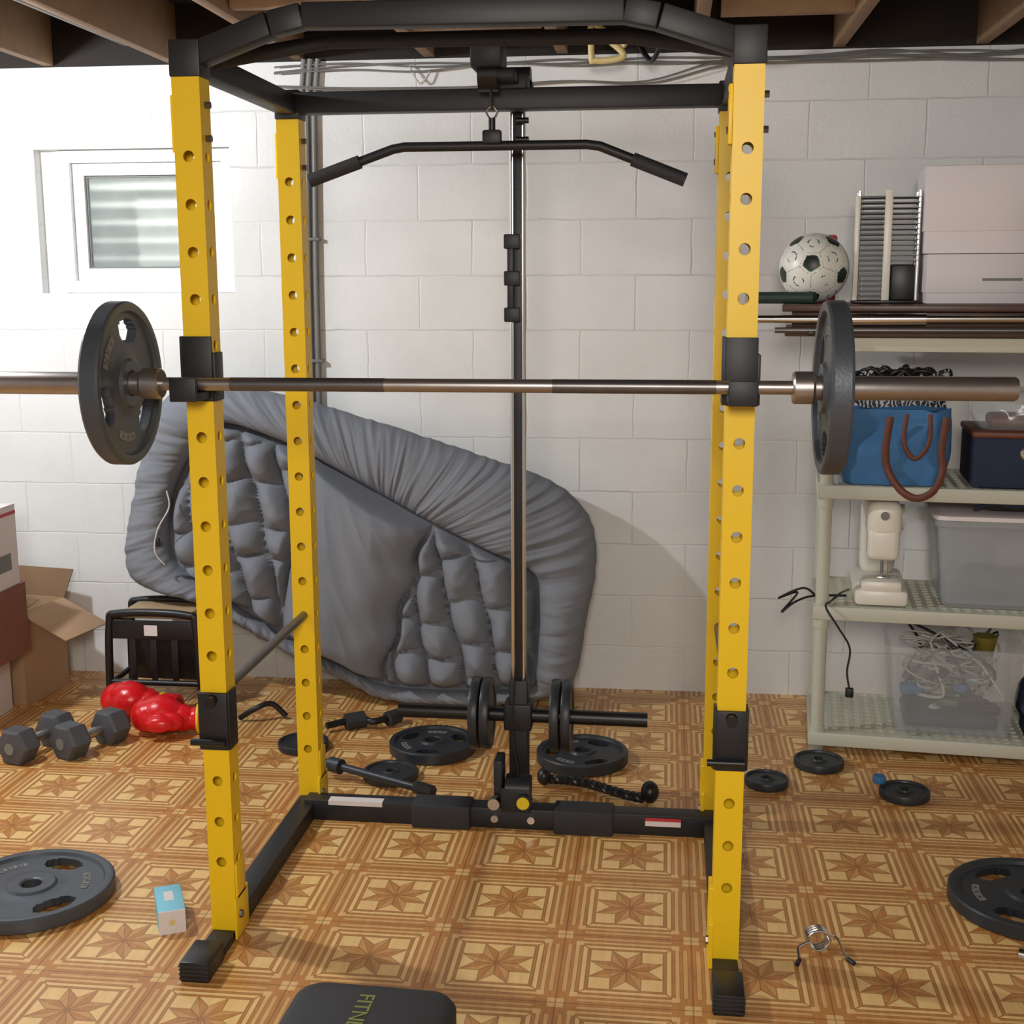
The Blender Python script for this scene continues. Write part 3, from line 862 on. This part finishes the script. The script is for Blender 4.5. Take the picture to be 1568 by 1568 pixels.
# soccer ball: truncated icosahedron panels
bm = bmesh.new(); bmesh.ops.create_icosphere(bm, subdivisions=6, radius=1)
ico = bmesh.new(); bmesh.ops.create_icosphere(ico, subdivisions=1, radius=1)
PR = (RZ(28) @ RX(38) @ RY(12)).to_3x3()
pent = [PR @ v.co.normalized() for v in ico.verts]; hexa = [PR @ f.calc_center_median().normalized() for f in ico.faces]; ico.free()
g = G(); BC = SX @ Vector((-.035, .20, 1.477 + .113)); BR = .112
vs = [v.co.normalized().copy() for v in bm.verts]
parts = {'ballw': [], 'green': [], 'blackpl': [], 'seam': []}
for f in bm.faces:
    c = f.calc_center_median().normalized(); dp = min(c.angle(n) for n in pent); dh = sorted(c.angle(n) for n in hexa)[:2]
    q = dp - dh[0]
    if q < -.20: key = 'blackpl' if q < -.27 else 'green'
    elif abs(q + .06) < .010: key = 'seam'
    elif q > -.05 and dh[1] - dh[0] < .018: key = 'seam'
    elif q > .0 and .14 < dh[0] < .17 and math.sin(23 * c.x + 9 * c.z) > .2: key = 'green'
    else: key = 'ballw'
    parts[key].append([v.index for v in f.verts])
for kx, fl in parts.items(): g.add(vs, fl, kx, T(BC) @ Matrix.Scale(BR, 4))
bm.free(); g.done('soccer_ball', 80)
g = G(); g.box((-.06, .34, 1.477), (.04, .40, 1.70), 'redp', .01, SX); g.box((-.065, .335, 1.62), (.045, .405, 1.64), 'white', .01, SX); g.done('red_tin')

# CD rack
g = G()
for x in (.10, .19, .285):
    for y in (.17, .27): g.tube([SX @ Vector((x, y, 1.478)), SX @ Vector((x, y, 1.83))], .009 if x == .19 else .006, 'chrome', 12)
g.box((.178, .155, 1.478), (.202, .18, 1.835), 'whitepl', .004, SX); g.box((.087, .155, 1.478), (.103, .18, 1.815), 'whitepl', .004, SX)
for i in range(20):
    z = 1.495 + i * .0165
    g.box((.10, .16, z), (.19, .27, z + .0055), 'blackpl', .0, SX)
    if i > 6: g.box((.20, .16, z), (.285, .27, z + .003), 'cable', .0, SX)
g.box((.087, .15, 1.477), (.29, .28, 1.487), 'blackpl', .003, SX)
g.box((.205, .17, 1.487), (.28, .26, 1.60), 'blackpl', .006, SX)
g.done('cd_rack')
def lidbox(name, lo, hi, k, ang=0, lid=.04, k2=None):
    g = G(); c = (Vector(lo) + Vector(hi)) / 2; X = SX @ T((c.x, c.y, 0)) @ RZ(ang)
    a, b = (hi[0] - lo[0]) / 2, (hi[1] - lo[1]) / 2
    g.box((-a + .004, -b + .004, lo[2]), (a - .004, b - .004, hi[2] - .004), k, .003, X)
    g.box((-a, -b, hi[2] - lid), (a, b, hi[2]), k2 or k, .003, X)
    if lid > .1 and lid < .18: g.box((-a * .3, -b - .0015, (lo[2] + hi[2]) / 2 - .006), (a * .2, -b + .006, (lo[2] + hi[2]) / 2 + .002), 'cable', 0, X)
    return g.done(name)
lidbox('white_gift_box', (.30, .10, 1.477), (.78, .38, 1.63), 'white', 3, .12)
lidbox('white_storage_box', (.295, .12, 1.632), (.92, .42, 1.90), 'white', 0, .2)
g = G(); g.box((.62, .03, 1.58), (.80, .08, 1.80), 'blackpl', .01, SX @ T((0, 0, 0)) ); g.box((.615, .025, 1.477), (.81, .085, 1.585), 'blackpl', .01, SX); g.done('black_speaker')

def tote(name, c, w, d, h, k, ang=0, slump=.02):
    g = G(); N = 48; NL = 16; vs = []; fs = []
    X = SX @ T(c) @ RZ(ang)
    for l in range(NL + 1):
        t = l / NL
        for j in range(N):
            a = 2 * math.pi * j / N; ca, sa = math.cos(a), math.sin(a); e = .35
            x = math.copysign(abs(ca) ** e, ca) * w / 2 * (.90 + .12 * math.sin(math.pi * t * .8)); y = math.copysign(abs(sa) ** e, sa) * d / 2 * (1 + .05 * math.sin(math.pi * t) - .15 * t)
            z = h * t
            nn = noise.noise(Vector((x * 14, y * 14, z * 14))) * slump * (.3 + t)
            vs.append((x + nn * .6, y + nn, z + (nn * .7 if l == NL else 0)))
    for l in range(NL):
        for j in range(N): fs.append([l * N + j, l * N + (j + 1) % N, (l + 1) * N + (j + 1) % N, (l + 1) * N + j])
    fs.append(list(range(N))[::-1])
    vs2 = [(x * .8, y * .7, z - .01) for x, y, z in vs[-N:]]; o = len(vs); vs += vs2
    for j in range(N): fs.append([NL * N + j, NL * N + (j + 1) % N, o + (j + 1) % N, o + j])
    fs.append([o + j for j in range(N)])
    g.add(vs, fs, k, X); return g, X
g, X = tote('t', (.235, .14, .907), .34, .22, .235, 'blue', 0, .03)
fy = -.122
def strap(pts, w=.02):
    g.tube([X @ p for p in smooth_path(pts, 8)], w, 'brown', 12, flat=.35)
strap([(-.02, fy, .22), (-.03, fy - .004, .12), (-.02, fy - .006, .05), (.02, fy - .018, -.01), (.07, fy - .022, -.035), (.12, fy - .018, -.01), (.145, fy - .006, .05), (.14, fy - .004, .12), (.15, fy, .22)], .012)
strap([(.03, fy, .23), (.025, fy - .008, .14), (.06, fy - .010, .09), (.10, fy - .008, .14), (.10, fy, .23)], .007)
g.done('blue_tote_bag', 50)
g, X = tote('z', (.24, .35, .907), .34, .15, .32, 'zebra', 0, .03)
for i in range(16):
    c0 = Vector((random.uniform(-.15, .15), random.uniform(-.05, .03), .325 + random.uniform(-.01, .02)))
    pts = [c0 + Vector((.045 * math.cos(a * 1.05 + i), .03 * math.sin(a * 1.05 + i), .02 * math.sin(a * 2 + i))) for a in range(6)]
    g.tube([X @ p for p in smooth_path(pts, 5, True)], .007, random.choice(['blackpl', 'blackpl', 'zebra', 'wcable']), 8, closed=True)
g.done('zebra_print_bag', 60)
g = G(); g.box((.47, .02, .907), (.84, .34, 1.07), 'navy', .01, SX)
g.lathe([(.012, 0), (.018, .002), (.022, 0)], SX @ T((.63, .0185, 1.02)) @ RX(90), 'chrome', 24); g.box((.465, .015, 1.065), (.845, .345, 1.085), 'brown', .006, SX)
g.done('navy_storage_bin')
g, X = tote('p', (.65, .18, 1.087), .34, .24, .12, 'clear', 0, .06); g.box((-.12, -.08, .0), (.13, .08, .04), 'brown', .015, X); g.done('clear_plastic_bag', 60)

g = G(); X = SX @ T((.215, .03, .506))
g.box((-.085, .0, 0), (.085, .36, .055), 'whitepl', .016, X)
g.box((-.065, -.0, .045), (.065, .12, .085), 'whitepl', .014, X)
g.box((-.055, .0, .215), (.055, .38, .345), 'whitepl', .035, X, 4)
g.box((-.05, .0, .15), (.05, .10, .26), 'whitepl', .022, X, 3)
g.box((-.058, .26, .05), (.058, .38, .30), 'whitepl', .03, X, 4)
g.cyl(X @ Vector((-.0, .05, .085)), X @ Vector((0, .05, .17)), .005, 'chrome', seg=10); g.box((-.018, .035, .086), (.018, .075, .092), 'chrome', .002, X)
g.cyl(X @ Vector((.02, .03, .10)), X @ Vector((.02, .03, .17)), .004, 'chrome', seg=10)
g.cyl(X @ Vector((.058, .33, .24)), X @ Vector((.085, .33, .24)), .045, 'whitepl'); g.cyl(X @ Vector((-.02, .2, .34)), X @ Vector((-.02, .2, .39)), .004, 'chrome', seg=8)
g.cyl(X @ Vector((.0, .11, .345)), X @ Vector((0, .11, .365)), .014, 'cable'); g.cyl(X @ Vector((.0, -.003, .30)), X @ Vector((0, .01, .30)), .014, 'cable')
g.done('sewing_machine')
g = G()
pts = [(.12, .2, .52), (.09, .10, .53), (.06, .05, .515), (.04, -.02, .51), (.08, -.04, .45), (.12, -.035, .38), (.115, -.03, .30), (.125, -.03, .24)]
g.tube([SX @ p for p in smooth_path(pts, 8)], .0035, 'blackpl', 8)
g.tube([SX @ p for p in smooth_path([(.11, .14, .512), (.0, .10, .515), (-.06, .06, .50), (-.10, .04, .47), (-.05, .08, .53), (-.11, .03, .52), (-.03, .02, .56), (.02, .06, .512)], 8)], .004, 'blackpl', 8)
g.box((.112, -.042, .215), (.138, -.02, .245), 'blackpl', .004, SX)
g.done('extension_cord')

def bin_(c, w, d, h, ang=0, lid=False, k='clear'):
    g = G(); X = SX @ T(c) @ RZ(ang)
    def ring(s, z, r=.03, o=0):
        P = []
        for sx, sy, a0 in ((1, 1, 0), (-1, 1, 90), (-1, -1, 180), (1, -1, 270)):
            for kk in range(6):
                a = math.radians(a0 + kk * 18); P.append((sx * (w / 2 * s - r) + (r + o) * math.cos(a), sy * (d / 2 * s - r) + (r + o) * math.sin(a), z))
        return P
    L = [ring(.86, .0), ring(.88, .01), ring(1, h - .02), ring(1, h - .02, .03, .012), ring(1, h, .03, .012), ring(1, h, .03, -.003), ring(.87, .012, .03, -.003)]
    vs = [v for l in L for v in l]; n = 24; fs = []
    for i in range(len(L) - 1):
        for j in range(n): fs.append([i * n + j, i * n + (j + 1) % n, (i + 1) * n + (j + 1) % n, (i + 1) * n + j])
    fs.append(list(range(n))[::-1]); fs.append([(len(L) - 1) * n + j for j in range(n)])
    g.add(vs, fs, k, X)
    if lid:
        L = [ring(1, h + .001, .03, .014), ring(1, h + .014, .03, .014), ring(.96, h + .02)]
        vs = [v for l in L for v in l]; fs = []
        for i in range(2):
            for j in range(n): fs.append([i * n + j, i * n + (j + 1) % n, (i + 1) * n + (j + 1) % n, (i + 1) * n + j])
        fs.append([2 * n + j for j in range(n)]); g.add(vs, fs, 'white', X)
    return g, X
g, X = bin_((.59, .24, .506), .42, .38, .29, 0, True, 'frost')
g.box((-.10, -.05, .02), (.13, .1, .10), 'cable', .02, X); g.box((-.02, -.02, .10), (.12, .12, .20), 'white', .03, X)
g.done('clear_storage_bin', 50)
g = G(); g.box((.52, .06, .830), (.68, .25, .895), 'blackpl', .02, SX); g.tube([SX @ p for p in smooth_path([(.49, .05, .838), (.54, .03, .86), (.62, .04, .85), (.72, .06, .88)], 6)], .008, 'navy', 8); g.box((.64, .1, .830), (.83, .3, .88), 'navy', .02, SX); g.done('camera_case')
g, X = bin_((.46, .20, .076), .42, .34, .30, 0, False)
for i in range(34):
    pts = [(random.uniform(-.16, .16), random.uniform(-.13, .12), random.uniform(.12, .31)) for _ in range(5)]
    g.tube([X @ p for p in smooth_path(pts, 6)], random.choice([.003, .004, .005]), random.choice(['wcable', 'wcable', 'cable', 'blackpl', 'wcable']), 6)
for i in range(26):
    g.box((-.035, -.02, -.015), (.035, .02, .015), random.choice(['blue', 'white', 'navy', 'green', 'cable', 'cyan', 'white', 'blackpl']), .006, X @ T((random.uniform(-.13, .13), random.uniform(-.11, .10), random.uniform(.05, .20))) @ RZ(random.uniform(0, 180)) @ RX(random.uniform(-40, 40)))
g.box((-.15, -.12, .012), (.15, .11, .06), 'navy', .02, X)
g.lathe([(.03, 0), (.012, .02), (.01, .07), (.03, .10), (.04, .15), (.036, .15), (.0, .11)], X @ T((.10, -.05, .17)), 'amber', 24)
g.done('clear_storage_bin', 50)
g, X = tote('n', (.765, .15, .076), .16, .2, .16, 'navy', 0, .05); g.done('navy_bag', 50)

# ---------------------------------------------------------------- wall services / ceiling clutter
g = G()
for x, r, b in ((-.92, .010, 1.0), (-.895, .012, .9), (-.868, .010, .9)):
    g.tube([(x + .03, WY - .016, 2.345), (x + .01, WY - .016, 2.15), (x, WY - .016, 1.6), (x - .004, WY - .016, b)], r, 'cable', 10)
for z in (2.2, 1.7, 1.25): g.box((-.94, WY - .03, z), (-.85, WY, z + .012), 'cable', .002)
g.done('wall_conduit')
g = G()
for k in range(5):
    y = WY - .02; z0 = 2.322 - .008 * k
    pts = [(-1.0 + i * .27, y - .004 * k, z0 + random.uniform(-.014, .010) - (.05 if (k > 2 and i < 6) else 0)) for i in range(13)]
    g.tube(smooth_path(pts, 5), .0035, random.choice(['wcable', 'cable', 'cable']), 6)
g.tube(smooth_path([(-.5, WY - .02, 2.31), (-.46, WY - .03, 2.25), (-.42, WY - .02, 2.30)], 6), .004, 'wcable', 6)
g.done('wall_top_wiring')
g = G()
g.tube(smooth_path([(.16, 1.8, 2.56), (.165, 1.8, 2.31), (.18, 1.8, 2.285), (.26, 1.8, 2.29), (.27, 1.8, 2.31), (.21, 1.8, 2.36)], 4), .011, 'pvc', 12)
g.tube([(.12, 1.85, 2.45), (.28, 1.80, 2.33)], .010, 'pvc', 12)
g.done('pvc_pipe')
g = G()
g.cyl((-1.0, -1.0, 2.42), (-.75, 1.8, 2.42), .011, 'wcable'); g.cyl((-1.6, -1.0, 2.42), (-1.55, 1.98, 2.42), .018, 'cable')
g.cyl((-.1, .9, 2.5), (1.7, 1.6, 2.5), .012, 'cable'); g.tube(smooth_path([(.3, 1.9, 2.40), (.37, 1.8, 2.28), (.42, 1.7, 2.40)], 6), .009, 'blackpl', 8)
g.done('ceiling_pipes')
g = G(); g.sphere((-2.10, .55, 2.31), .032, 'bulb'); g.cyl((-2.10, .55, 2.34), (-2.10, .55, 2.40), .02, 'whitepl'); g.cyl((-2.10, .55, 2.39), (-2.10, .55, 2.55), .05, 'whitepl'); g.done('ceiling_bulb')

# ---------------------------------------------------------------- lights
def light(name, typ, loc, e, col=(1, 1, 1), size=.1, tgt=None):
    l = bpy.data.lights.new(name, typ); l.energy = e; l.color = col
    if typ == 'AREA': l.size = size
    else: l.shadow_soft_size = size
    o = bpy.data.objects.new(name, l); o.location = loc; sc.collection.objects.link(o)
    if tgt: o.rotation_euler = (Vector(tgt) - Vector(loc)).to_track_quat('-Z', 'Y').to_euler()
    return o
light('bulb_light', 'POINT', (-2.10, .55, 2.23), 128, (.88, .95, 1), .05)
light('rear_fill_light', 'AREA', (.4, -3.7, 2.2), 82, (1, .93, .84), .7, (.0, .9, .5))  # area lamp added behind the camera as soft fill, not a room fixture
light('window_daylight', 'AREA', (-1.53, 2.26, 2.45), 14, (.92, .96, 1), .25, (-1.53, 2.40, 1.75))
w = bpy.data.worlds.new('World'); sc.world = w; w.use_nodes = True
w.node_tree.nodes['Background'].inputs[0].default_value = (.86, .90, .95, 1); w.node_tree.nodes['Background'].inputs[1].default_value = .36

# ---------------------------------------------------------------- camera
p = [0.43773, -2.76614, 1.55865, 0.11947, 0.17905, -0.00338, 1.97289]
yaw, pit, rol = p[3:6]
F = Vector((-math.sin(yaw) * math.cos(pit), math.cos(yaw) * math.cos(pit), -math.sin(pit)))
R = Vector((math.cos(yaw), math.sin(yaw), 0)); U = R.cross(F)
R2 = R * math.cos(rol) + U * math.sin(rol); U2 = -R * math.sin(rol) + U * math.cos(rol)
cd = bpy.data.cameras.new('Camera'); cam = bpy.data.objects.new('Camera', cd); sc.collection.objects.link(cam)
cam.matrix_world = T(p[:3]) @ Matrix((R2, U2, -F)).transposed().to_4x4()
cd.sensor_width = 36; cd.lens = 36 * p[6] * 1000 / 1568; cd.clip_start = .05
sc.camera = cam
